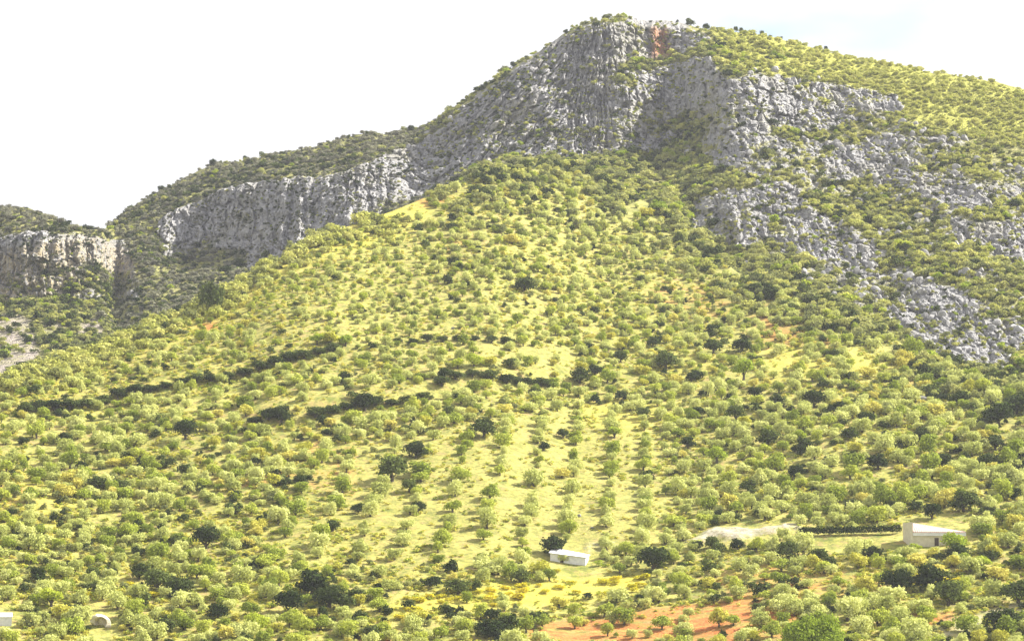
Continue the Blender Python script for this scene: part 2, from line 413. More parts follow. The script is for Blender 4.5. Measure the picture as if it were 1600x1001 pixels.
tf = np.concatenate([np.linspace(0, 1, 430)])
Um, Tm = np.meshgrid(u, tf)
PYm = PY0 - (PY0 - crestA(Um)) * Tm
PA = pointA(Um, PYm)
PA[..., 2] += terraces(Um, PYm)
bump = pale_reg(Um, PYm)
PA[..., 2] += bump * 1.2 + bump * 0.8 * fbm(PA[..., 0] / 4, PA[..., 1] / 4, 0, 3, 210)
# the near side of the valley, down from the slope and up to the camera
near = []
for Y, z in ((-120, -4.0), (-20, -3.2), (12, -3.0), (60, -9), (150, -24), (300, -44), (450, -50), (560, -42)):
    xs = PA[0, :, 0] * max(Y, 160) / 600.0
    near.append(np.stack([xs * 1.3, np.full(NCA, float(Y)), np.full(NCA, float(z))], -1))
far = []
top = PA[-1]
for dY, dz in ((10, -1.0), (25, -5.0), (50, -16), (90, -36), (140, -55), (220, -70)):
    q = top.copy(); q[:, 1] += dY; q[:, 0] *= 1 + dY / 1100.0; q[:, 2] += dz; far.append(q)
PAall = np.concatenate([np.stack(near), PA, np.stack(far)], 0)
pad = lambda f: np.concatenate([np.zeros((len(near), NCA)), f(Um, PYm), np.zeros((len(far), NCA))], 0)
slope = grid_mesh('hillside', PAall, M_slope, {'red': pad(red_reg), 'yellow': pad(yel_reg), 'dry': pad(dry_reg), 'pale': pad(pale_reg), 'scrubby': pad(scrubby)})

def groundA(px, py):
    p = pointA(px, py); p[..., 2] += terraces(px, py) + pale_reg(px, py) * 1.2
    return p

# ------------------------------------------------------------------ the mountain
NCB, NRB = 1450, 400
ub = np.linspace(-330, 1930, NCB)
crest_n = crestB(ub) + 2.2 * fbm(ub / 14, 0 * ub, 0 * ub, 4, 40)
baseB = crestA(ub) + 26
s = np.linspace(0, 1, NRB)[:, None]
PYb = baseB[None, :] + (crest_n - baseB)[None, :] * s
Ub = np.broadcast_to(ub[None, :], PYb.shape)
rk = rock_reg(Ub, PYb)
wgt = 1.0 - (0.80 - 0.38 * sstep(1080, 1180, Ub)) * sstep(0.25, 0.8, rk)
wgt *= 1.0 + 1.8 * sstep(0.95, 1.0, s)      # rounding at the skyline
cum = np.cumsum(wgt, 0); cum = (cum - cum[:1]) / (cum[-1:] - cum[:1])
k = np.hanning(41); k /= k.sum()
cum = np.stack([np.convolve(np.pad(r, 20, mode='edge'), k, 'valid') for r in cum])
kc = np.hanning(111); kc /= kc.sum()
cum = 0.25 * cum + 0.75 * np.stack([np.convolve(np.pad(r, 55, mode='edge'), kc, 'valid') for r in cum])
Yb0 = YcA(ub) + gapB(ub); Yb1 = YcB(ub)
Yb = Yb0 + (Yb1 - Yb0) * cum
dx, dz = direction(Ub, PYb)
X, Z = dx * Yb, dz * Yb
rn = np.clip(rk + (0.95 * fbm(X / 26, 0 * X, Z / 20, 5, 21, 0.68) + 0.30 * fbm(X / 4, 0 * X, Z / 3, 3, 22)) * sstep(0.02, 0.3, rk), 0, 1)
rm = sstep(0.25, 0.7, rn)
edge = sstep(1.0, 0.94, s)
# gullies and buttresses (broad), flutes, blocks and cracks (rock only)
w1 = (14.0 - 9.0 * sstep(960, 1020, Ub) * sstep(1180, 1120, Ub)) * fbm(X / 60 + 0.4 * Z / 60, 0 * X, Z / 130, 3, 51)
xw = X + (0.10 - 0.75 * sstep(600, 700, Ub) * sstep(960, 880, Ub)) * (Z - 150) + 2.5 * fbm(X / 30, Z / 30, 0 * X, 2, 62)
flute = fbm(xw / 8.0, 0 * X, Z / 70, 4, 61, 0.6, True)
f1, f2, cid = worley(xw / 7.0 + 0.4 * fbm(X / 9, Z / 9, 0 * X, 2, 5), 0 * X + .5, Z / 19 + 0.4 * fbm(X / 8, Z / 8, 0 * X, 2, 6), 71)
g1, g2, cid2 = worley(xw / 2.9 + .3 * fbm(X / 3, Z / 3, 0 * X, 2, 7), 0 * X + .5, Z / 5.5, 91)
bed = fbm(X / 40, 0 * X, (Z + .25 * X) / 6.0, 3, 63, .6, True)
lr_ = sstep(700, 600, Ub)
jag = (3.4 + 2.6 * lr_) * flute + 3.2 * lr_ * fbm(xw / 15, 0 * X, Z / 200, 2, 66, .5, True) + (2.6 - 1.2 * lr_) * (cid - 0.5) + 0.8 * (cid2 - 0.5) + 2.6 * bed + 1.1 * fbm(xw / 1.9, 0 * X, Z / 8, 2, 64, .6, True) - 2.4 * sstep(0.14, 0.0, f2 - f1) - 0.8 * sstep(0.2, 0.0, g2 - g1) + 1.2 * fbm(X / 2.2, Yb / 2.2, Z / 3.0, 2, 33)
soft = 1.8 * fbm(X / 14, Yb / 14, Z / 14, 4, 77)
dispY = (w1 * 0.8 + rm * jag) * (0.25 + 0.75 * edge)
leftness = sstep(60, 0, np.abs(Ub - 165))      # the notch in the skyline
PB = np.stack([X + rm * 1.4 * fbm(X / 5, Yb / 5, Z / 5, 2, 15), Yb - dispY, Z + (1 - rm) * soft + rm * 0.8 * (cid2 - 0.5)], -1)
back = []
top = PB[-1]
for dY, dzz in ((6, 0.3), (25, -1.5), (60, -8), (120, -26), (220, -70), (400, -150), (600, -230)):
    q = top.copy(); q[:, 1] += dY; q[:, 0] *= 1 + dY / 1500.0; q[:, 2] += dzz; back.append(q)
under = PB[0].copy(); under[:, 2] -= 40
padb = lambda a: np.concatenate([a[:1], a, np.repeat(a[-1:], len(back), 0)], 0)
mount = grid_mesh('mountain', np.concatenate([under[None], PB, np.stack(back)], 0), M_mount, {
    'rock': padb(rn), 'scree': padb(scree_reg(Ub, PYb)), 'ochre': padb(ochre_reg(Ub, PYb)), 'stain': padb(stain_reg(Ub, PYb)), 'lush': padb(bright_top(Ub, PYb)), 'red': padb(0.7 * red_reg(Ub, PYb))})

def groundB(px, py):
    c = np.clip((px - ub[0]) / (ub[-1] - ub[0]) * (NCB - 1), 0, NCB - 1.001)
    ic = c.astype(int); fc = c - ic
    b = np.interp(px, ub, baseB); t = np.interp(px, ub, crest_n)
    r = np.clip((b - py) / (b - t) * (NRB - 1), 0, NRB - 1.001)
    ir = r.astype(int); fr = (r - ir)[:, None]; fc = fc[:, None]
    p = (PB[ir, ic] * (1 - fr) + PB[ir + 1, ic] * fr) * (1 - fc) + (PB[ir, ic + 1] * (1 - fr) + PB[ir + 1, ic + 1] * fr) * fc
    return p, rn[ir, ic]

# valley floor all around, far below the ridge
vg = bpy.data.meshes.new('valley_floor')
R_ = 3200
vg.from_pydata([(-R_, -900, -76), (R_, -900, -76), (R_, 4200, -76), (-R_, 4200, -76)], [], [(0, 1, 2, 3)])
vg.materials.append(M_valley)
o = bpy.data.objects.new('valley_floor', vg); COL.objects.link(o); o['kind'] = 'structure'

# ------------------------------------------------------------------ plant meshes
def foliage(name, lobes, nleaf, size, mat, seed, flat=0.35):
    """leaf clumps spread over the shells of several lobes (centre, radii)"""
    r = np.random.default_rng(seed)
    cs = np.array([l[0] for l in lobes], float); rs = np.array([l[1] for l in lobes], float)
    area = (rs[:, 0] * rs[:, 2]); pick = r.choice(len(lobes), nleaf, p=area / area.sum())
    d = r.normal(size=(nleaf, 3)); d /= np.linalg.norm(d, axis=1)[:, None]
    d[:, 2] = np.where(d[:, 2] < -0.5, -d[:, 2], d[:, 2])
    rad = 1 - 0.5 * r.random(nleaf) ** 2
    rad *= 1 + 0.14 * r.normal(size=nleaf)
    c = cs[pick] + d * rs[pick] * rad[:, None]
    nrm = d + flat * 1.6 * r.normal(size=(nleaf, 3)); nrm /= np.linalg.norm(nrm, axis=1)[:, None]
    a = np.cross(nrm, r.normal(size=(nleaf, 3))); a /= np.linalg.norm(a, axis=1)[:, None]
    b = np.cross(nrm, a)
    sz = size * (0.6 + 0.8 * r.random(nleaf))[:, None]
    v = np.stack([c - a * sz, c - b * sz * 0.6 + nrm * sz * .1, c + a * sz, c + b * sz * 0.6 + nrm * sz * .1], 1).reshape(-1, 3)
    me = bpy.data.meshes.new(name)
    me.vertices.add(len(v)); me.vertices.foreach_set('co', v.reshape(-1).astype(np.float32))
    n4 = nleaf * 4
    me.loops.add(n4); me.loops.foreach_set('vertex_index', np.arange(n4, dtype=np.int32))
    me.polygons.add(nleaf)
    me.polygons.foreach_set('loop_start', np.arange(0, n4, 4, dtype=np.int32)); me.polygons.foreach_set('loop_total', np.full(nleaf, 4, np.int32))
    me.update(calc_edges=True); me.materials.append(mat)
    return me

def tubes(name, chains, mat, n=6):
    V, Fc = [], []
    for pts in chains:
        base = len(V)
        for j, (p, r) in enumerate(pts):
            for i in range(n):
                a = 2 * math.pi * i / n
                V.append((p[0] + r * math.cos(a), p[1] + r * math.sin(a), p[2]))
            if j:
                for i in range(n):
                    a0 = base + (j - 1) * n + i; a1 = base + (j - 1) * n + (i + 1) % n
                    Fc.append((a0, a1, a1 + n, a0 + n))
        Fc.append(tuple(base + (len(pts) - 1) * n + i for i in range(n)))
    me = bpy.data.meshes.new(name); me.from_pydata(V, [], Fc); me.materials.append(mat)
    return me

def trunk_mesh(name, h, r, spread, seed, limbs=4):
    q = random.Random(seed)
    ch = [[((0, 0, -0.6), r * 1.5), ((q.uniform(-.1, .1), q.uniform(-.1, .1), h * 0.35), r), ((q.uniform(-.2, .2), q.uniform(-.2, .2), h * 0.75), r * .7)]]
    for k in range(limbs):
        a = 2 * math.pi * (k + q.random() * .6) / limbs
        dx, dy = math.cos(a) * spread, math.sin(a) * spread
        ch.append([((0, 0, h * .3), r * .6), ((dx * .5, dy * .5, h * .7), r * .42), ((dx, dy, h * 1.15), r * .15)])
    return tubes(name, ch, M_bark)

def round_lobes(seed, R=1.0, zc=1.0, n=9, squash=0.8, lr=(0.42, 0.62)):
    q = random.Random(seed); L = [((0, 0, zc), (R * .62, R * .62, R * .62 * squash))]
    for k in range(n):
        a = 2 * math.pi * k / n + q.uniform(-.35, .35); e = q.uniform(-0.75, 0.95)
        rr = R * q.uniform(0.42, 0.72) * math.cos(e * 1.1)
        s_ = R * q.uniform(*lr)
        L.append(((rr * math.cos(a), rr * math.sin(a), zc + R * squash * 0.62 * e), (s_, s_, s_ * q.uniform(.7, .95))))
    return L

KIND = {}
def make_kind(key, colour, nvar, R, zc, n, squash, nleaf, size, trunk=None, seed=0, lr=(0.42, 0.62)):
    out = []
    for k in range(nvar):
        cm = foliage(key + '_crown', round_lobes(seed + k * 7 + 1, R * (1.0, .92, 1.06, .97, 1.03)[k % 5], zc, max(4, n - (0, 4, 2, 6, 3)[k % 5]), squash, lr), nleaf, size, M_leaf[colour], seed + k + 100)
        tm = trunk_mesh(key + '_trunk', *trunk, seed + k) if trunk else None
        out.append((cm, tm))
    KIND[key] = out
# unit: metres; an olive crown about 5.4 m across
make_kind('olive_silvery', 'silvery', 5, 2.7, 2.0, 13, 0.82, 1150, 0.30, (1.9, 0.28, 1.1), 10)
make_kind('olive_green', 'green', 5, 2.7, 2.0, 13, 0.84, 1150, 0.30, (1.9, 0.28, 1.1), 40)
make_kind('olive_yellow', 'yellow-green', 3, 2.6, 1.9, 12, 0.8, 1050, 0.30, (1.9, 0.26, 1.1), 70)
make_kind('oak_dark', 'dark', 4, 3.0, 2.1, 14, 0.85, 1500, 0.30, (2.0, 0.32, 1.4), 100)
make_kind('shrub_scrub', 'scrub', 5, 1.6, 0.9, 7, 0.75, 330, 0.27, None, 130)
make_kind('shrub_dark', 'dark', 3, 1.7, 0.9, 7, 0.75, 330, 0.28, None, 160)
make_kind('shrub_broom', 'broom', 3, 1.5, 0.7, 6, 0.6, 280, 0.24, None, 190)
make_kind('shrub_lime', 'lime', 3, 1.6, 1.0, 7, 0.8, 330, 0.26, None, 220)
make_kind('weed', 'green', 3, 0.8, 0.3, 4, 0.6, 60, 0.20, None, 270)
make_kind('tuft', 'yellow-green', 3, 0.8, 0.25, 4, 0.5, 60, 0.20, None, 250)
make_kind('lime_big', 'lime', 1, 8.4, 6.0, 30, 0.7, 14000, 0.30, (6.0, 0.6, 4.0), 360, (0.22, 0.36))
make_kind('lime_tree', 'lime', 2, 2.8, 2.5, 12, 0.85, 1500, 0.28, (2.6, 0.3, 1.3), 300)

# ------------------------------------------------------------------ labels
ORD = ('nearest second third fourth fifth sixth seventh eighth ninth tenth eleventh twelfth thirteenth fourteenth fifteenth sixteenth seventeenth '
       'eighteenth nineteenth twentieth').split()
def ordinal(k):
    if k == 0: return 'nearest'
    if k < 20: return ORD[k] + ' nearest'
    tens = ['twenty', 'thirty', 'forty', 'fifty', 'sixty', 'seventy', 'eighty', 'ninety'][((k + 1) // 10) - 2]
    u_ = (k + 1) % 10
    return (tens + ('-' + ['first', 'second', 'third', 'fourth', 'fifth', 'sixth', 'seventh', 'eighth', 'ninth'][u_ - 1] if u_ else 'th').replace('yth', 'ieth')) + ' nearest'
LANDMARKS = [
    ('the white hut', 890, 863), ('the pink-roofed farmhouse', 1460, 828), ('the pale earth bank', 1160, 838), ('the orange soil patch', 1010, 970),
    ('the hollow white boulder', 160, 962), ('the white shed at the left edge', 8, 962), ('the big lime-green tree', 1275, 975),
    ('the dark clump at lower left centre', 495, 925), ('the yellow flower strip', 870, 922), ('the dark shade band', 1330, 830),
    ('the dark tree on the left shoulder', 330, 485), ('the orange stain on the cliff', 1030, 68), ('the summit', 960, 28), ('the skyline notch', 150, 358),
    ('the bright tree with bare trunk', 1160, 590), ('the pale scree at far left', 20, 545), ('the widest bush of the middle terrace', 740, 600),
    ('the dark bottom right corner trees', 1575, 960), ('the pair of dark bushes at left', 245, 915),
    ('the right end of the skyline', 1600, 137), ('the top of the left ridge', 580, 208), ('the shaded crag on the right', 1180, 340),
    ('the left end of the terrace hedge', 60, 640), ('the dark tree beside the middle rows', 615, 745), ('the right edge halfway up', 1600, 500)]
SECT = ['right of', 'up and right of', 'straight above', 'up and left of', 'left of', 'down and left of', 'straight below', 'down and right of']
def label_all(items):
    """items: list of (object, noun phrase); the label says which one by rank from the closest landmark"""
    groups = {}
    for ob, noun in items:
        px, py, _ = project(np.array(ob.location))
        best = min(LANDMARKS, key=lambda L: (L[1] - px) ** 2 + (1.3 * (L[2] - py)) ** 2)
        dx_, dy_ = px - best[1], best[2] - py
        sct = int(round(math.degrees(math.atan2(dy_, dx_)) / 45.0)) % 8
        groups.setdefault((noun, best[0], sct), []).append((math.hypot(dx_, dy_), ob))
    for (noun, lm, sct), L in groups.items():
        L.sort(key=lambda t: t[0])
        for k, (d_, ob) in enumerate(L):
            nn = 'only ' if len(L) == 1 else ordinal(k) + ' '
            ob['label'] = (nn + noun + ' ' + SECT[sct] + ' ' + lm)
NAMED = []

def place(key, var, P, rot, scl, name, category, group=None, label=None, noun=None):
    cm, tm = KIND[key][var % len(KIND[key])]
    if tm is None:
        o = bpy.data.objects.new(name, cm)
    else:
        o = bpy.data.objects.new(name, None); o.empty_display_size = 0.5
    COL.objects.link(o)
    o.location = P; o.rotation_euler = (0, 0, rot); o.scale = scl
    if tm is not None:
        for nm, md in (('crown', cm), ('trunk', tm)):
            c = bpy.data.objects.new(nm, md); COL.objects.link(c); c.parent = o
    o['category'] = category
    if group: o['group'] = group
    if label: o['label'] = label
    elif noun: NAMED.append((o, noun))
    return o

def scatter_stuff(name, label, P, rot, scl, var, key, category=None):
    """the many that are too far to tell apart: one object, its plants set on points by geometry nodes, sharing the meshes of the ones in front"""
    me = bpy.data.meshes.new(name); n_ = len(P)
    me.vertices.add(n_); me.vertices.foreach_set('co', np.asarray(P, np.float32).reshape(-1))
    a = me.attributes.new('turn', 'FLOAT_VECTOR', 'POINT'); r3 = np.zeros((n_, 3), np.float32); r3[:, 2] = rot; a.data.foreach_set('vector', r3.reshape(-1))
    a = me.attributes.new('size', 'FLOAT_VECTOR', 'POINT'); a.data.foreach_set('vector', np.asarray(scl, np.float32).reshape(-1))
    a = me.attributes.new('pick', 'INT', 'POINT'); a.data.foreach_set('value', np.asarray(var, np.int32))
    o = bpy.data.objects.new(name, me); COL.objects.link(o)
    ng = bpy.data.node_groups.new(name, 'GeometryNodeTree')
    ng.interface.new_socket('Geometry', in_out='INPUT', socket_type='NodeSocketGeometry')
    ng.interface.new_socket('Geometry', in_out='OUTPUT', socket_type='NodeSocketGeometry')
    N, L = ng.nodes, ng.links
    gi, go = N.new('NodeGroupInput'), N.new('NodeGroupOutput')
    jn = N.new('GeometryNodeJoinGeometry')
    def named(nm, dt):
        x = N.new('GeometryNodeInputNamedAttribute'); x.data_type = dt; x.inputs['Name'].default_value = nm; return x.outputs['Attribute']
    for k, (cm, tm) in enumerate(KIND[key]):
        srcs = [SOURCE[cm.name]] + ([SOURCE[tm.name]] if tm else [])
        for so in srcs:
            oi = N.new('GeometryNodeObjectInfo'); oi.transform_space = 'ORIGINAL'; oi.inputs['Object'].default_value = so; oi.inputs['As Instance'].default_value = True
            cmp_ = N.new('FunctionNodeCompare'); cmp_.data_type = 'INT'; cmp_.operation = 'EQUAL'
            L.new(named('pick', 'INT'), cmp_.inputs[2]); cmp_.inputs[3].default_value = k
            ip = N.new('GeometryNodeInstanceOnPoints')
            L.new(gi.outputs[0], ip.inputs['Points']); L.new(cmp_.outputs[0], ip.inputs['Selection']); L.new(oi.outputs['Geometry'], ip.inputs['Instance'])
            L.new(named('turn', 'FLOAT_VECTOR'), ip.inputs['Rotation']); L.new(named('size', 'FLOAT_VECTOR'), ip.inputs['Scale'])
            L.new(ip.outputs[0], jn.inputs[0])
    L.new(jn.outputs[0], go.inputs[0])
    md = o.modifiers.new('plants', 'NODES'); md.node_group = ng
    o['kind'] = 'stuff'; o['label'] = label
    if category: o['category'] = category
    return o

# ------------------------------------------------------------------ buildings and made things
def mesh_obj(name, V, Fc, mat, parent=None):
    me = bpy.data.meshes.new(name); me.from_pydata([tuple(v) for v in V], [], Fc); me.materials.append(mat)
    o = bpy.data.objects.new(name, me); COL.objects.link(o); o.parent = parent
    return o
def box(name, x0, x1, y0, y1, z0, z1, mat, parent=None):
    V = [(x, y, z) for z in (z0, z1) for y in (y0, y1) for x in (x0, x1)]
    return mesh_obj(name, V, [(0, 2, 3, 1), (4, 5, 7, 6), (0, 1, 5, 4), (2, 6, 7, 3), (0, 4, 6, 2), (1, 3, 7, 5)], mat, parent)
def empty(name, P, rot, label, cat, group=None):
    o = bpy.data.objects.new(name, None); COL.objects.link(o); o.location = P; o.rotation_euler = (0, 0, rot)
    o['label'] = label; o['category'] = cat
    if group: o['group'] = group
    return o

# low white hut: lean-to with a long white roof seen from the front
P = groundA(890.0, 876.0)
hut = empty('white_hut', P, math.radians(-10), 'low white hut with a bright sloping roof beside the dark tree', 'hut')
w, d_ = 4.6, 3.0
mesh_obj('wall', [(-w, -d_, -1.5), (w, -d_, -1.5), (w, d_, -1.5), (-w, d_, -1.5), (-w, -d_, 1.9), (w, -d_, .7), (w, d_, 1.3), (-w, d_, 3.1)],
         [(0, 1, 5, 4), (1, 2, 6, 5), (2, 3, 7, 6), (3, 0, 4, 7)], M_white, hut)
rf = [(-w - .3, -d_ - .35, 1.87), (w + .3, -d_ - .35, .60), (w + .3, d_ + .3, 1.33), (-w - .3, d_ + .3, 3.20)]
mesh_obj('roof', rf + [(x, y, z + .16) for x, y, z in rf], [(3, 2, 1, 0), (4, 5, 6, 7), (0, 1, 5, 4), (1, 2, 6, 5), (2, 3, 7, 6), (3, 0, 4, 7)], M_white, hut)
box('door', -2.0, -1.1, -d_ - .06, -d_ - .004, -0.6, 0.9, M_darkwood, hut)

# farmhouse with a faded pink roof
P = groundA(1460.0, 848.0)
fh = empty('farmhouse', P, math.radians(8), 'cream farmhouse with a faded pink tiled roof and tall white end wall', 'house')
w, d_ = 6.8, 3.6
mesh_obj('wall', [(-w, -d_, -2), (w, -d_, -2), (w, d_, -2), (-w, d_, -2), (-w, -d_, 2.2), (w, -d_, 2.2), (w, d_, 2.2), (-w, d_, 2.2), (-w, 0, 4.75), (w, 0, 2.65)],
         [(0, 1, 5, 4), (1, 2, 6, 9, 5), (2, 3, 7, 6), (3, 0, 4, 8, 7)], M_cream, fh)
box('end_wall', -w - .5, -w - .003, -d_ - .3, d_ + .3, -2, 5.1, M_cream, fh)
box('fascia', -w + .01, w + .5, -d_ - .4, -d_ - .003, 1.6, 2.45, M_white, fh)
def roofhalf(sy):
    q = [(-w + .004, sy * (d_ + .45), 2.42), (w + .35, sy * (d_ + .45), 2.42), (w + .35, 0, 2.8), (-w + .004, 0, 5.0)]
    Fq = [(0, 1, 2, 3), (7, 6, 5, 4), (0, 4, 5, 1), (1, 5, 6, 2), (2, 6, 7, 3), (3, 7, 4, 0)]
    o = mesh_obj('roof', q + [(x, y, z + .14) for x, y, z in q], Fq, M_pink, fh)
    V, Fc = [], []
    N = 26
    for i in range(N):                                  # rounded tile courses running down the slope
        x = -w + .25 + (2 * w + .2) * i / (N - 1); k = (x + w) / (2 * w + .35)
        zt = (5.0 + (2.8 - 5.0) * min(k, 1)) + .14; b = len(V)
        for (yy, zz) in ((sy * (d_ + .5), 2.56), (0.05 * sy, zt)):
            V += [(x - .15, yy, zz), (x, yy, zz + .12), (x + .15, yy, zz)]
        Fc += [(b, b + 1, b + 4, b + 3), (b + 1, b + 2, b + 5, b + 4)]
    t = mesh_obj('tile_courses', V, Fc, M_pink, o); t['kind'] = 'stuff'
roofhalf(-1); roofhalf(1)
box('door', -1.0, 0.1, -d_ - .05, -d_ - .003, -1.2, 1.1, M_darkwood, fh)
for x in ():
    wdw = box('window', x, x + .9, -d_ - .05, -d_ - .003, .1, 1.1, M_darkwood, fh)
    box('sill', x - .1, x + 1.0, -d_ - .16, -d_ - .052, 0.0, .09, M_white, wdw)

# small white shed cut by the left edge
P = groundA(5.0, 972.0)
sh = empty('white_shed', P, math.radians(12), 'small white shed cut off by the left edge of the picture', 'shed')
mesh_obj('wall', [(-1.9, -1.4, -1), (1.9, -1.4, -1), (1.9, 1.4, -1), (-1.9, 1.4, -1), (-1.9, -1.4, 1.7), (1.9, -1.4, 1.7), (1.9, 1.4, 1.7), (-1.9, 1.4, 1.7), (-1.9, 0, 2.5), (1.9, 0, 2.5)],
         [(0, 1, 5, 4), (1, 2, 6, 9, 5), (2, 3, 7, 6), (3, 0, 4, 8, 7)], M_white, sh)
for sy in (-1, 1):
    q = [(-2.1, sy * 1.65, 1.62), (2.1, sy * 1.65, 1.62), (2.1, 0, 2.56), (-2.1, 0, 2.56)]
    mesh_obj('roof', q + [(x, y, z + .1) for x, y, z in q], [(0, 1, 2, 3), (7, 6, 5, 4), (0, 4, 5, 1), (1, 5, 6, 2), (2, 6, 7, 3), (3, 7, 4, 0)], M_white, sh)

def ico(n=2):
    import bmesh
    bm = bmesh.new(); bmesh.ops.create_icosphere(bm, subdivisions=n, radius=1)
    V = np.array([v.co[:] for v in bm.verts]); Fc = [tuple(v.index for v in f.verts) for f in bm.faces]; bm.free()
    return V, Fc
def rock_mesh(name, seed, n=3, mat=None, hollow=False):
    V, Fc = ico(n)
    r = 1 + 0.5 * fbm(V[:, 0] * 1.6 + seed, V[:, 1] * 1.6, V[:, 2] * 1.6, 3, seed) + 0.0
    V = V * r[:, None] * np.array([1, .85, .8])
    q = np.random.default_rng(seed)
    for _ in range(9):                                   # cut flat faces
        nrm = q.normal(size=3); nrm /= np.linalg.norm(nrm); d = q.uniform(.42, .8)
        over = V @ nrm - d; V = V - np.clip(over, 0, None)[:, None] * nrm * 0.85
    if hollow:
        c = np.array([-0.12, 0, -.12]); dd = np.hypot((V[:, 0] - c[0]) * 1.35, (V[:, 2] - c[2]) * 1.3)
        V[:, 1] += sstep(0.85, 0.5, dd) * (V[:, 1] < 0.2) * 1.0
    me = bpy.data.meshes.new(name); me.from_pydata([tuple(v) for v in V], [], Fc); me.materials.append(mat or M_stone)
    return me
P = groundA(160.0, 972.0)
bo = bpy.data.objects.new('hollow_boulder', rock_mesh('hollow_boulder', 3, 5, M_cream, True)); COL.objects.link(bo)
bo.location = P + np.array([0, 0, 1.0]); bo.scale = (2.4, 2.0, 2.4); bo['label'] = 'rounded white boulder with a dark hollow in its front'; bo['category'] = 'boulder'

SMALLROCKS = [rock_mesh('outcrop', 20 + k, 2) for k in range(6)]
rock_items = []
for (px, py, w_, noun) in ((708, 527, 7, 'small white rock'), (923, 527, 6, 'small white rock'), (925, 830, 6, 'small white rock'), (1440, 632, 22, 'grey stone heap'), (905, 812, 9, 'small pale rock')):
    P = groundA(float(px), float(py)); dd = P[1]
    o = bpy.data.objects.new('field_rock', SMALLROCKS[px % 6]); COL.objects.link(o); s_ = w_ * dd / F / 2
    o.location = P + np.array([0, 0, .3 * s_]); o.scale = (s_, s_, s_ * .8); o['category'] = 'rock'; o['group'] = 'loose rocks on the olive slope'
    NAMED.append((o, noun))

# dark leaf row standing in for shade, from the pale bank to the farmhouse
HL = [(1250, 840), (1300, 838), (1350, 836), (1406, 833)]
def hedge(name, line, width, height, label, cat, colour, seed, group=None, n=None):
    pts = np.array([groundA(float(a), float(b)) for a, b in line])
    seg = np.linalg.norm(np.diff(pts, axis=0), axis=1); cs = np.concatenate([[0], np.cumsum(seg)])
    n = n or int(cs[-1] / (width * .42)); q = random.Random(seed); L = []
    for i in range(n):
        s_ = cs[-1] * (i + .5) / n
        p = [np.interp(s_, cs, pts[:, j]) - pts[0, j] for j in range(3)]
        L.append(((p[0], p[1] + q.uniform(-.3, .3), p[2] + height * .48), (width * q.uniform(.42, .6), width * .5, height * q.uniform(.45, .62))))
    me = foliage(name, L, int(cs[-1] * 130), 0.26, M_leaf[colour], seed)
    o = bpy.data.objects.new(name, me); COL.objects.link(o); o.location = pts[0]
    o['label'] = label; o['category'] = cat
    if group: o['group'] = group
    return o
hedge('shade_band', HL, 1.7, 2.2, 'long band of shade built as foliage between the pale bank and the pink-roofed farmhouse', 'shade band', 'dark', 5)

# ------------------------------------------------------------------ named dark and bright trees
used = []
def tree_at(key, var, px, py, wpx, name, cat, noun=None, label=None, group=None, tall=1.0, base=None):
    P = groundA(float(px), float(py)); base = base or {'oak_dark': 6.0, 'lime_tree': 5.6, 'lime_big': 17.0, 'shrub_broom': 3.0, 'shrub_lime': 3.2, 'shrub_dark': 3.4, 'olive_green': 5.0, 'olive_yellow': 4.8, 'olive_silvery': 5.0}[key]
    s_ = wpx * P[1] / F / base
    used.append((px, py - 0.15 * wpx, wpx * 0.5))
    return place(key, var, P, random.uniform(0, 6.28), (s_, s_, s_ * tall * random.uniform(.9, 1.05)), name, cat, group, label, noun)

tree_at('oak_dark', 0, 331, 499, 36, 'shoulder_tree', 'tree', label='tall dark tree alone on the left shoulder of the slope', tall=1.75)
tree_at('lime_big', 0, 1275, 1040, 118, 'lime_green_tree', 'tree', label='huge bright lime-green tree at the bottom edge right of centre', tall=.95)
tree_at('lime_tree', 1, 1162, 598, 36, 'bare_trunk_tree', 'tree', label='bright green tree with a bare leaning trunk in the upper grove')
tree_at('oak_dark', 1, 866, 868, 40, 'hut_tree', 'tree', label='dark round tree tight against the left end of the white hut')
G_OAK = 'dark evergreen trees scattered in the olive grove'
OAK = [(820,468,34),(650,718,38),(612,752,52),(757,690,42),(515,942,50),(487,925,50),(452,952,46),(535,945,36),(716,922,38),(814,908,32),(1021,892,50),(245,918,46),(278,924,42),
       (218,898,34),(322,846,42),(1115,556,30),(1160,552,34),(1200,696,38),(1272,640,36),(1310,655,30),(1402,930,50),(1452,926,56),(1482,950,48),(1592,948,52),(1572,992,56),(1365,880,36),
       (1232,878,36),(1112,860,26),(1152,862,26),(152,762,32),(290,684,36),(1560,668,48),(1590,650,46),(1505,798,46),(1456,812,30),(1243,744,30),(1372,728,34),
       (1502,640,30),(1150,662,30),(970,568,24),(1040,580,40),(906,604,34),(1005,660,24),(1080,600,22),(655,800,22),(520,828,26),(640,770,26),(790,985,44),(765,990,40),
       (100,690,26),(470,760,24),(1400,605,24),(1328,690,30),(1440,690,28),(1475,730,32),(1540,730,34),(1352,668,26),(1255,705,30),(60,905,26),(145,900,24),(340,960,34),(255,985,36),
       (1330,800,28),(1170,765,26),(1010,750,26),(1215,640,26),(1180,628,24),(930,596,24),(1020,545,22),(440,660,36),(570,645,34),(560,800,22),(1495,875,36),(1075,700,24),(1090,660,22),(1555,700,30),
       (1300,560,22),(660,740,22),(700,655,22),(880,690,20),(850,710,20)]
for k, (a, b, c) in enumerate(OAK):
    tree_at('oak_dark', k, a, b, c, 'evergreen_tree', 'tree', noun='dark evergreen tree', group=G_OAK, tall=.95)
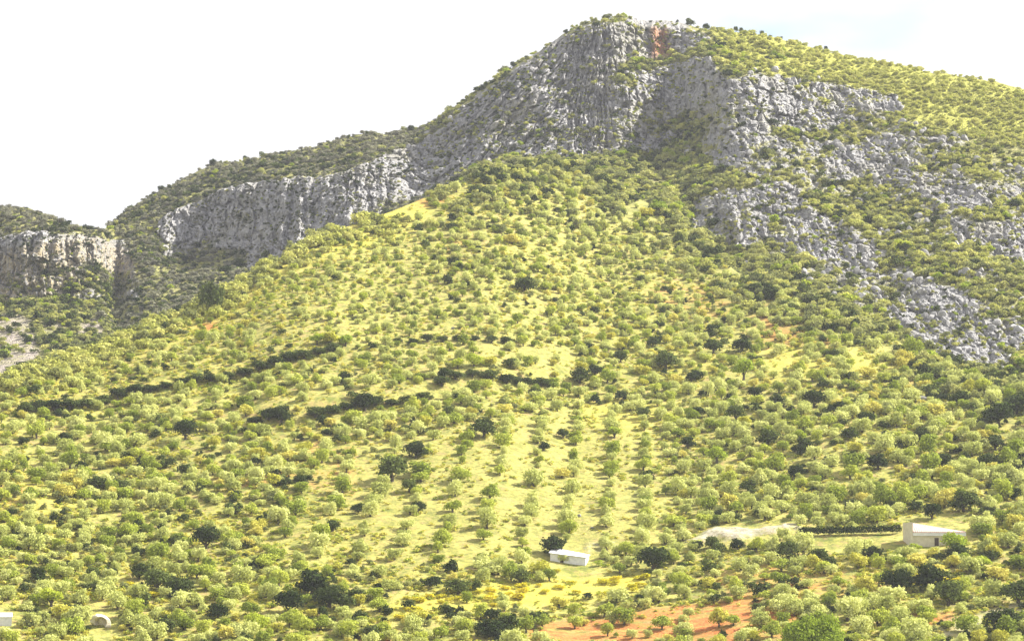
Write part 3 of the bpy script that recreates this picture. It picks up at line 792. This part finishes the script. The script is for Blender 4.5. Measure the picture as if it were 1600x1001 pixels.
# terrace hedgerows: single dark bushes in a line, told apart
T1 = [(40,645),(62,643),(85,642),(110,641),(135,639),(160,634),(185,627),(210,621),(235,617),(258,612),(282,607),(305,603),(330,600),(355,597),(380,593),(405,590),(430,586),(452,582),(475,578),(498,573),(520,568)]
T2 = [(398,660),(420,657),(492,652),(515,650),(540,644),(562,641),(588,638),(612,636),(640,634),(662,628),(690,614),(712,606),(738,602),(765,602),(792,604),(820,606),(845,604)]
T3 = [(622,548),(645,550),(668,546),(692,546),(716,544),(742,546),(768,548),(790,548)]
for nm, T in (('lower left', T1), ('middle', T2), ('upper', T3)):
    for k, (a, b) in enumerate(T):
        w_ = random.uniform(25, 33) if nm != 'upper' else random.uniform(17, 22)
        tree_at('oak_dark', k, a, b + 2, w_, 'terrace_bush', 'bush', label='dark bush, %s from the left in the %s terrace hedgerow' % (('first ' + ' '.join(ORD[1:])+ ' twenty-first').split()[k], nm),
                group='dark bushes along the terraces', tall=random.uniform(.5, .78) if nm != 'upper' else .7)
for k, (a, b, c) in enumerate([(515,562,30),(495,565,26),(540,562,24),(800,392,26),(815,385,20),(1030,334,30),(1010,336,24),(1055,332,24),(740,590,30),(765,588,26),(715,592,22),(1470,606,26),(878,752,26),(960,690,26),
                               (1490,862,40),(1460,905,36),(400,978,40),(80,945,40),(100,960,34),(1535,890,30),(1120,720,34),(1560,905,36),(1250,690,22)]):
    tree_at('lime_tree' if k % 3 else 'olive_yellow', k, a, b, c, 'bright_tree', 'tree', noun='bright yellow-green tree', group='bright young trees in the grove', tall=.8)
rb = random.Random(8)
for a, b, c in ((870, 892, 13), (935, 884, 16), (1430, 862, 20), (1492, 860, 18)):
    tree_at('shrub_broom' if a < 900 else 'shrub_lime', a, a, b, c, 'wall_bush', 'bush', noun='leafy bush before the wall', group='bushes in front of the buildings', tall=.8)
for k in range(70):                                              # flowering broom in the yellow strip and about
    if k < 46: a = rb.uniform(610, 1010); b = np.interp(a, [600, 720, 1010], [952, 932, 912]) + rb.uniform(-14, 14)
    elif k < 60: a, b = rb.uniform(1420, 1500), rb.uniform(890, 918)
    else: a, b = rb.uniform(0, 480), rb.uniform(900, 1000)
    tree_at('shrub_broom', k, a, b, rb.uniform(12, 24), 'broom_bush', 'bush', noun='yellow broom bush', group='yellow flowering broom on the lower slope', tall=.7)

# ------------------------------------------------------------------ the olives
SOURCE = {}
pts = []
gspace = 4.9
Xg, Yg = np.meshgrid(np.arange(-330, 330, gspace), np.arange(600, 1290, gspace * 0.93))
Xg = Xg + rng.uniform(-2.1, 2.1, Xg.shape); Yg = Yg + rng.uniform(-2.1, 2.1, Yg.shape)
px_, py_, g_ = invA(Xg.ravel(), Yg.ravel())
ok = (g_ < 0.985) & (px_ > -330) & (px_ < 1930) & (py_ < 1140)
row_reg = region([([(450,770),(600,700),(780,660),(965,640),(1035,690),(1040,850),(850,885),(620,885),(420,870)], 1.0)], 5)
clear_reg = region([([(1065,858),(1090,836),(1130,820),(1250,820),(1256,836),(1130,862)], 1.0), ([(1405,806),(1510,806),(1520,866),(1405,870)], 1.0), ([(845,842),(945,842),(945,905),(840,905)], 1.0),
                    ([(850,962),(1180,945),(1180,990),(1000,1010),(850,1010)], 0.8), ([(610,940),(740,920),(1010,902),(1010,922),(740,950)], 0.8), ([(138,940),(187,940),(187,1001),(138,1001)], 1.0), ([(-20,940),(30,940),(30,1001),(-20,1001)], 1.0),
                    ([(610,556),(900,552),(900,578),(610,580)], .6), ([(1200,540),(1410,540),(1400,590),(1200,600)], .55), ([(915,515),(935,515),(935,532),(915,532)],1.0), ([(700,516),(720,516),(720,532),(700,532)],1.0),
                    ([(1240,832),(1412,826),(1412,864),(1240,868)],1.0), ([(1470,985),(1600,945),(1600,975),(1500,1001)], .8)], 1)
dens = 0.90 - 0.42 * sstep(-.1, 0.35, fbm(Xg.ravel() / 26, Yg.ravel() / 26, 0 * Xg.ravel(), 2, 90))
upl = sstep(760, 640, px_) * sstep(150, 60, py_ - crestA(px_))
dens = dens * (1 - .12 * upl) * (1 - .5 * upl * sstep(45, 10, py_ - crestA(px_)))
dens = dens * (1 - sstep(.15, .7, row_reg(px_, py_))) * (1 - clear_reg(px_, py_))
ok &= rng.random(len(px_)) < dens
pts = np.stack([px_[ok], py_[ok]], -1)
# regular rows in the open middle
Xr, Yr = np.meshgrid(np.arange(-120, 80, 10.4), np.arange(640, 960, 6.6))
Xr = Xr + (Yr - 800) * 0.05 + rng.uniform(-.8, .8, Xr.shape); Yr = Yr + rng.uniform(-1.8, 1.8, Yr.shape)
pr, qr, _ = invA(Xr.ravel(), Yr.ravel())
okr = (row_reg(pr, qr) > .5) & (rng.random(len(pr)) < .93)
pts = np.concatenate([pts, np.stack([pr[okr], qr[okr]], -1)]); isrow = np.zeros(len(pts), bool); isrow[-okr.sum():] = True
U_ = np.array(used)
keep = np.ones(len(pts), bool)
for (a, b, r) in U_:
    keep &= ~((np.abs(pts[:, 0] - a) < r * .75 + 3) & (np.abs(pts[:, 1] - b) < r * .45 + 2))
pts, isrow = pts[keep], isrow[keep]
PO = groundA(pts[:, 0], pts[:, 1])
n = len(pts)
patch = fbm(PO[:, 0] / 40, PO[:, 1] / 40, 0 * PO[:, 0], 2, 120)
szo = np.clip(rng.normal(0.76, 0.20, n), .34, 1.35) * (0.90 + 0.2 * sstep(1000, 1500, pts[:, 0])) * np.where(isrow, 1.08, 1.0)
szo *= 1 - .16 * sstep(760, 640, pts[:, 0]) * sstep(640, 540, pts[:, 1])
szo *= 1 - .20 * sstep(740, 420, pts[:, 1])
rr = rng.random(n) + 0.25 * patch
kindo = np.where(rr < .56, 0, np.where(rr < .90, 1, 2))
kindo = np.where(isrow & (kindo == 2), 0, kindo)
KO = ['olive_silvery', 'olive_green', 'olive_yellow']; CN = ['silvery', 'mid-green', 'yellow-green']
rot = rng.uniform(0, 6.28, n); sq = rng.uniform(.72, 1.2, n); an = rng.uniform(.7, 1.05, n)
infr = (pts[:, 0] > -15) & (pts[:, 0] < 1615) & (pts[:, 1] < 1015)
vis = szo * F * 5 / PO[:, 1] * infr
order = np.argsort(-vis); first = np.zeros(n, bool); first[order[:300]] = True
for i in np.where(first)[0]:
    o = place(KO[kindo[i]], int(rng.integers(0, 5)), PO[i], rot[i], (szo[i], szo[i] * an[i], szo[i] * sq[i]), 'olive_tree', 'tree', 'olive trees of the lower grove', None, CN[kindo[i]] + ' olive tree')

# ------------------------------------------------------------------ scrub and rocks on the mountain
NS = 26500
px_ = rng.uniform(-290, 1900, NS * 3); t_ = rng.random(NS * 3)
bb = np.interp(px_, ub, baseB); cc = np.interp(px_, ub, crest_n)
py_ = bb + (cc - bb) * t_
PBs, rkS = groundB(px_, py_)
rk0 = rock_reg(px_, py_)
acc = (1 - sstep(0.3, 0.62, rkS)) * 0.95 + 0.36
acc *= 1 - .86 * scree_reg(px_, py_)
cl = fbm(PBs[:, 0] / 16, PBs[:, 1] / 16, PBs[:, 2] / 16, 3, 140)
acc *= 0.5 + 0.8 * sstep(-0.25, 0.25, cl)
m = rng.random(len(px_)) < acc * 0.55
px_, py_, PBs, rkS, rk0 = px_[m], py_[m], PBs[m], rkS[m], rk0[m]
nb = len(px_)
lush = bright_top(px_, py_)
r_ = rng.random(nb)
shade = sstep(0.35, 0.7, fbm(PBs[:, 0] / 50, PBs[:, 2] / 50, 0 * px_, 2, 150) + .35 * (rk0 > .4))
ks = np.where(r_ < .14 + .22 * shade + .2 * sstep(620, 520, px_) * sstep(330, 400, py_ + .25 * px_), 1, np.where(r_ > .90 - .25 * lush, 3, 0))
ks = np.where(rng.random(nb) < 0.16 + .60 * lush + .36 * sstep(1050, 1400, px_) * sstep(470, 380, py_), 4, ks)
KS = ['shrub_scrub', 'shrub_dark', 'shrub_broom', 'shrub_lime', 'shrub_pale', 'shrub_grey']; SN = ['olive-green shrub', 'dark shrub', 'yellow shrub', 'lime-green shrub', 'pale yellow-green shrub', 'grey-olive shrub']
M_leaf['pale'] = leaf_material('leaf_pale', [(0.0, (0.34, 0.36, 0.08)), (0.5, (0.47, 0.48, 0.12)), (1.0, (0.60, 0.57, 0.20))])
make_kind('shrub_pale', 'pale', 3, 1.6, 0.8, 7, 0.7, 330, 0.27, None, 400)
far = sstep(760, 600, px_) * np.maximum(sstep(470, 420, py_), sstep(150, 200, px_))
ks = np.where((rng.random(nb) < .85 * far) & (ks != 1), 5, ks)
M_leaf['grey'] = leaf_material('leaf_shade_grey', [(0.0, (0.13, 0.13, 0.095)), (0.5, (0.22, 0.22, 0.15)), (1.0, (0.36, 0.35, 0.22))], 0.2)  # greyed leaf colour stands in for shade and haze on the left ridge
make_kind('shrub_grey', 'grey', 3, 1.6, 0.8, 7, 0.7, 330, 0.27, None, 430)
zs = np.clip(rng.lognormal(-0.12, .33, nb), .4, 2.1) * (1 - .28 * sstep(1100, 1400, px_) * sstep(400, 200, py_)) * np.where(rkS > .5, .55, 1) * (1 - .22 * far)
visb = zs / PBs[:, 1] * ((px_ > 0) & (px_ < 1600) & (py_ < crestA(px_) - 2) & (py_ < cc.max()))
ob = np.argsort(-visb); fb = np.zeros(nb, bool); fb[ob[:290]] = True
rotb = rng.uniform(0, 6.28, nb)
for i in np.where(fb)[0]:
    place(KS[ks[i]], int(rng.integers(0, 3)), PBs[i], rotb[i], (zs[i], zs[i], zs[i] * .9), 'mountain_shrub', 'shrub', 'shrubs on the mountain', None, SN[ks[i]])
NT = 3600
px5 = rng.uniform(-60, 1640, NT); py5 = crestA(px5) + rng.exponential(np.where(px5 < 660, 9, 28), NT) - 1
m5 = fbm(px5 / 40, py5 / 25, 0 * px5, 2, 230) > -.3
px5, py5 = px5[m5], py5[m5];  P5 = groundA(px5, py5); n5 = len(P5); px5 = px5
z5 = np.clip(rng.lognormal(0.0, .33, n5), .4, 1.9); k5 = np.where(rng.random(n5) < np.where(px5 < 700, 0.02, .25), 1, np.where(rng.random(n5) < np.where(px5 < 700, .75, .3), 4, 0))
# small trees standing up on the skyline
for a, hgt in ((252, 4.2), (333, 5), (345, 3), (383, 3.5), (545, 3), (573, 3.2), (642, 4.5), (1104, 4.2), (1075, 3), (1150, 3), (1158, 2.6), (1190, 3), (885, 2.8), (1290, 2.6)):
    p, _ = groundB(np.array([float(a)]), np.array([float(np.interp(a, ub, crest_n)) + 2.0]))
    s_ = hgt / 5.2
    place('oak_dark', a, p[0], a, (s_ * .72, s_ * .72, s_), 'skyline_tree', 'tree', 'small trees on the skyline', None, 'small dark skyline tree')
# pale limestone outcrops standing proud of the scrub
NR = 6000
px2 = rng.uniform(560, 1610, NR); t2 = rng.random(NR)
b2 = np.interp(px2, ub, baseB); c2 = np.interp(px2, ub, crest_n); py2 = b2 + (c2 - b2) * (0.06 + .9 * t2)
P2, r2 = groundB(px2, py2); q2 = rock_reg(px2, py2)
m2 = (q2 > .12) & (q2 < .75) & (rng.random(NR) < .5)
m2[np.where(m2)[0][290:]] = False
for i in np.where(m2)[0]:
    o = bpy.data.objects.new('limestone_outcrop', SMALLROCKS[i % 6]); COL.objects.link(o)
    s_ = rng.uniform(1.0, 2.6); o.location = P2[i]; o.rotation_euler = (rng.uniform(-.3, .3), rng.uniform(-.3, .3), rng.uniform(0, 6.28)); o.scale = (s_, s_ * rng.uniform(.7, 1), s_ * rng.uniform(.8, 1.5))
    o['category'] = 'rock'; o['group'] = 'limestone outcrops on the mountain'; NAMED.append((o, 'pale grey outcrop'))

# tufts of grass and low weeds on the slope: first one of each kind stands as a thing so the rest can share its mesh
for o in list(COL.objects):
    if o.type == 'MESH' and o.data.name not in SOURCE: SOURCE[o.data.name] = o
def ensure(key):
    for k, (cm, tm) in enumerate(KIND[key]):
        if cm.name not in SOURCE:
            P = groundA(300.0 + 90 * k + (hash(key[0:3]) % 7) * 0, 990.0)
            o = place(key, k, P, 0, (1, 1, 1), 'weed_tuft' if key in ('tuft', 'weed') else 'shrub', 'plant', None, None, 'low weed tuft' if key in ('tuft', 'weed') else 'low shrub')
            if o.type == 'MESH': SOURCE[cm.name] = o
            else:
                for c in o.children: SOURCE[c.data.name] = c
for key in ('tuft', 'weed', 'olive_silvery', 'olive_green', 'olive_yellow', 'shrub_scrub', 'shrub_dark', 'shrub_lime', 'shrub_pale', 'shrub_grey'): ensure(key)

STN = ['silvery_olive_grove', 'green_olive_grove', 'yellow_green_olive_grove']
for k in range(3):
    mk = (~first) & (kindo == k)
    sc3 = np.stack([szo, szo * an, szo * sq], -1)[mk]
    scatter_stuff(STN[k], CN[k] + ' olive trees of the upper grove, too many to count', PO[mk], rot[mk], sc3, rng.integers(0, len(KIND[KO[k]]), mk.sum()), KO[k], 'trees')
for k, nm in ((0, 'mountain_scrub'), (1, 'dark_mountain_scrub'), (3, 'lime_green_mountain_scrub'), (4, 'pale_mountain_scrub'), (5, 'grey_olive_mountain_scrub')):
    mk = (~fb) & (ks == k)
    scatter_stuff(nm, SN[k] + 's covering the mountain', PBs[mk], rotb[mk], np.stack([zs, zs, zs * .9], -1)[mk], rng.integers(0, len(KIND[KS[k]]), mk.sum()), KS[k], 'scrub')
for k, nm in ((0, 'upper_slope_scrub'), (1, 'dark_upper_slope_scrub'), (4, 'pale_upper_slope_scrub')):
    mk = k5 == k
    scatter_stuff(nm, SN[k] + 's along the top edge of the olive slope', P5[mk], rng.uniform(0, 6.28, mk.sum()), np.stack([z5] * 3, -1)[mk], rng.integers(0, len(KIND[KS[k]]), mk.sum()), KS[k], 'scrub')
# undergrowth on the slope
NG = 30000
px3 = rng.uniform(-60, 1660, NG); t3 = rng.random(NG) ** 0.9
cA = crestA(px3); py3 = 1060 + (cA + 3 - 1060) * t3
cl3 = fbm(px3 / 60, py3 / 30, 0 * px3, 3, 170)
d3 = (0.25 + 0.9 * sstep(-.3, .3, cl3)) * (1 - .45 * dry_reg(px3, py3)) * (1 - .45 * row_reg(px3, py3)) * (1 - .9 * pale_reg(px3, py3)) * (1 - .6 * red_reg(px3, py3)) * (1 - clear_reg(px3, py3))
m3 = rng.random(NG) < d3
P3 = groundA(px3[m3], py3[m3]); n3 = len(P3); z3 = rng.uniform(.35, 1.3, n3)
scatter_stuff('weeds', 'low yellow-green weeds and tufts between the trees', P3, rng.uniform(0, 6.28, n3), np.stack([z3, z3, z3 * .8], -1), rng.integers(0, 3, n3), 'tuft', 'weeds')
mw = rng.random(n3) < .999
jx = rng.uniform(-9, 9, n3); jy = rng.uniform(-5, 5, n3)
Pw = groundA(px3[m3] + jx, np.maximum(py3[m3] + jy, crestA(px3[m3] + jx) + 1))
scatter_stuff('green_weeds', 'low darker green weeds between the olive trees', Pw[::2], rng.uniform(0, 6.28, len(Pw[::2])), np.stack([z3, z3, z3 * .9], -1)[::2], rng.integers(0, 3, len(Pw[::2])), 'weed', 'weeds')
n4 = 2600
px4 = rng.uniform(-60, 1660, n4); py4 = 1060 + (crestA(px4) + 2 - 1060) * rng.random(n4)
m4 = (rng.random(n4) > .6 * sstep(800, 640, px4) * sstep(640, 560, py4)) & (clear_reg(px4, py4) < .3) & (dry_reg(px4, py4) < .4) & (fbm(px4 / 80, py4 / 50, 0 * px4, 2, 171) > -.1)
P4 = groundA(px4[m4], py4[m4]); n4 = len(P4); z4 = rng.uniform(.35, .9, n4)
scatter_stuff('undergrowth', 'small shrubs growing between the olive trees', P4, rng.uniform(0, 6.28, n4), np.stack([z4] * 3, -1), rng.integers(0, 5, n4), 'shrub_scrub', 'undergrowth')

n6 = 2400
px6 = rng.uniform(-60, 1660, n6); py6 = 1050 + (crestA(px6) + 14 - 1050) * rng.random(n6)
m6 = (rng.random(n6) > .8 * sstep(800, 640, px6) * sstep(640, 560, py6)) & (clear_reg(px6, py6) < .3) & (row_reg(px6, py6) < .3) & (fbm(px6 / 45, py6 / 22, 0 * px6, 3, 240) > .0)
P6 = groundA(px6[m6], py6[m6]); n6 = len(P6); z6 = np.clip(rng.lognormal(-.35, .35, n6), .3, 1.5)
scatter_stuff('dark_undergrowth', 'small dark bushes growing between the olive trees', P6, rng.uniform(0, 6.28, n6), np.stack([z6] * 3, -1), rng.integers(0, 3, n6), 'shrub_dark', 'undergrowth')

label_all(NAMED)
print('olives', n, 'scrub', nb, 'weeds', n3, 'objects', len(COL.objects))

# ------------------------------------------------------------------ air
HAZE = 0.00005
if HAZE:
    hz = box('haze', -3260, 3260, -960, 4260, -78, 330, M_white)
    hm, n_, l_, out_ = new_mat('haze_air')
    pv = n_.new('ShaderNodeVolumePrincipled'); pv.inputs['Density'].default_value = HAZE; pv.inputs['Color'].default_value = (0.86, 0.88, 1.0, 1); pv.inputs['Anisotropy'].default_value = 0.2
    l_.new(pv.outputs[0], out_.inputs['Volume'])
    hz.data.materials.clear(); hz.data.materials.append(hm)
    hz['kind'] = 'stuff'
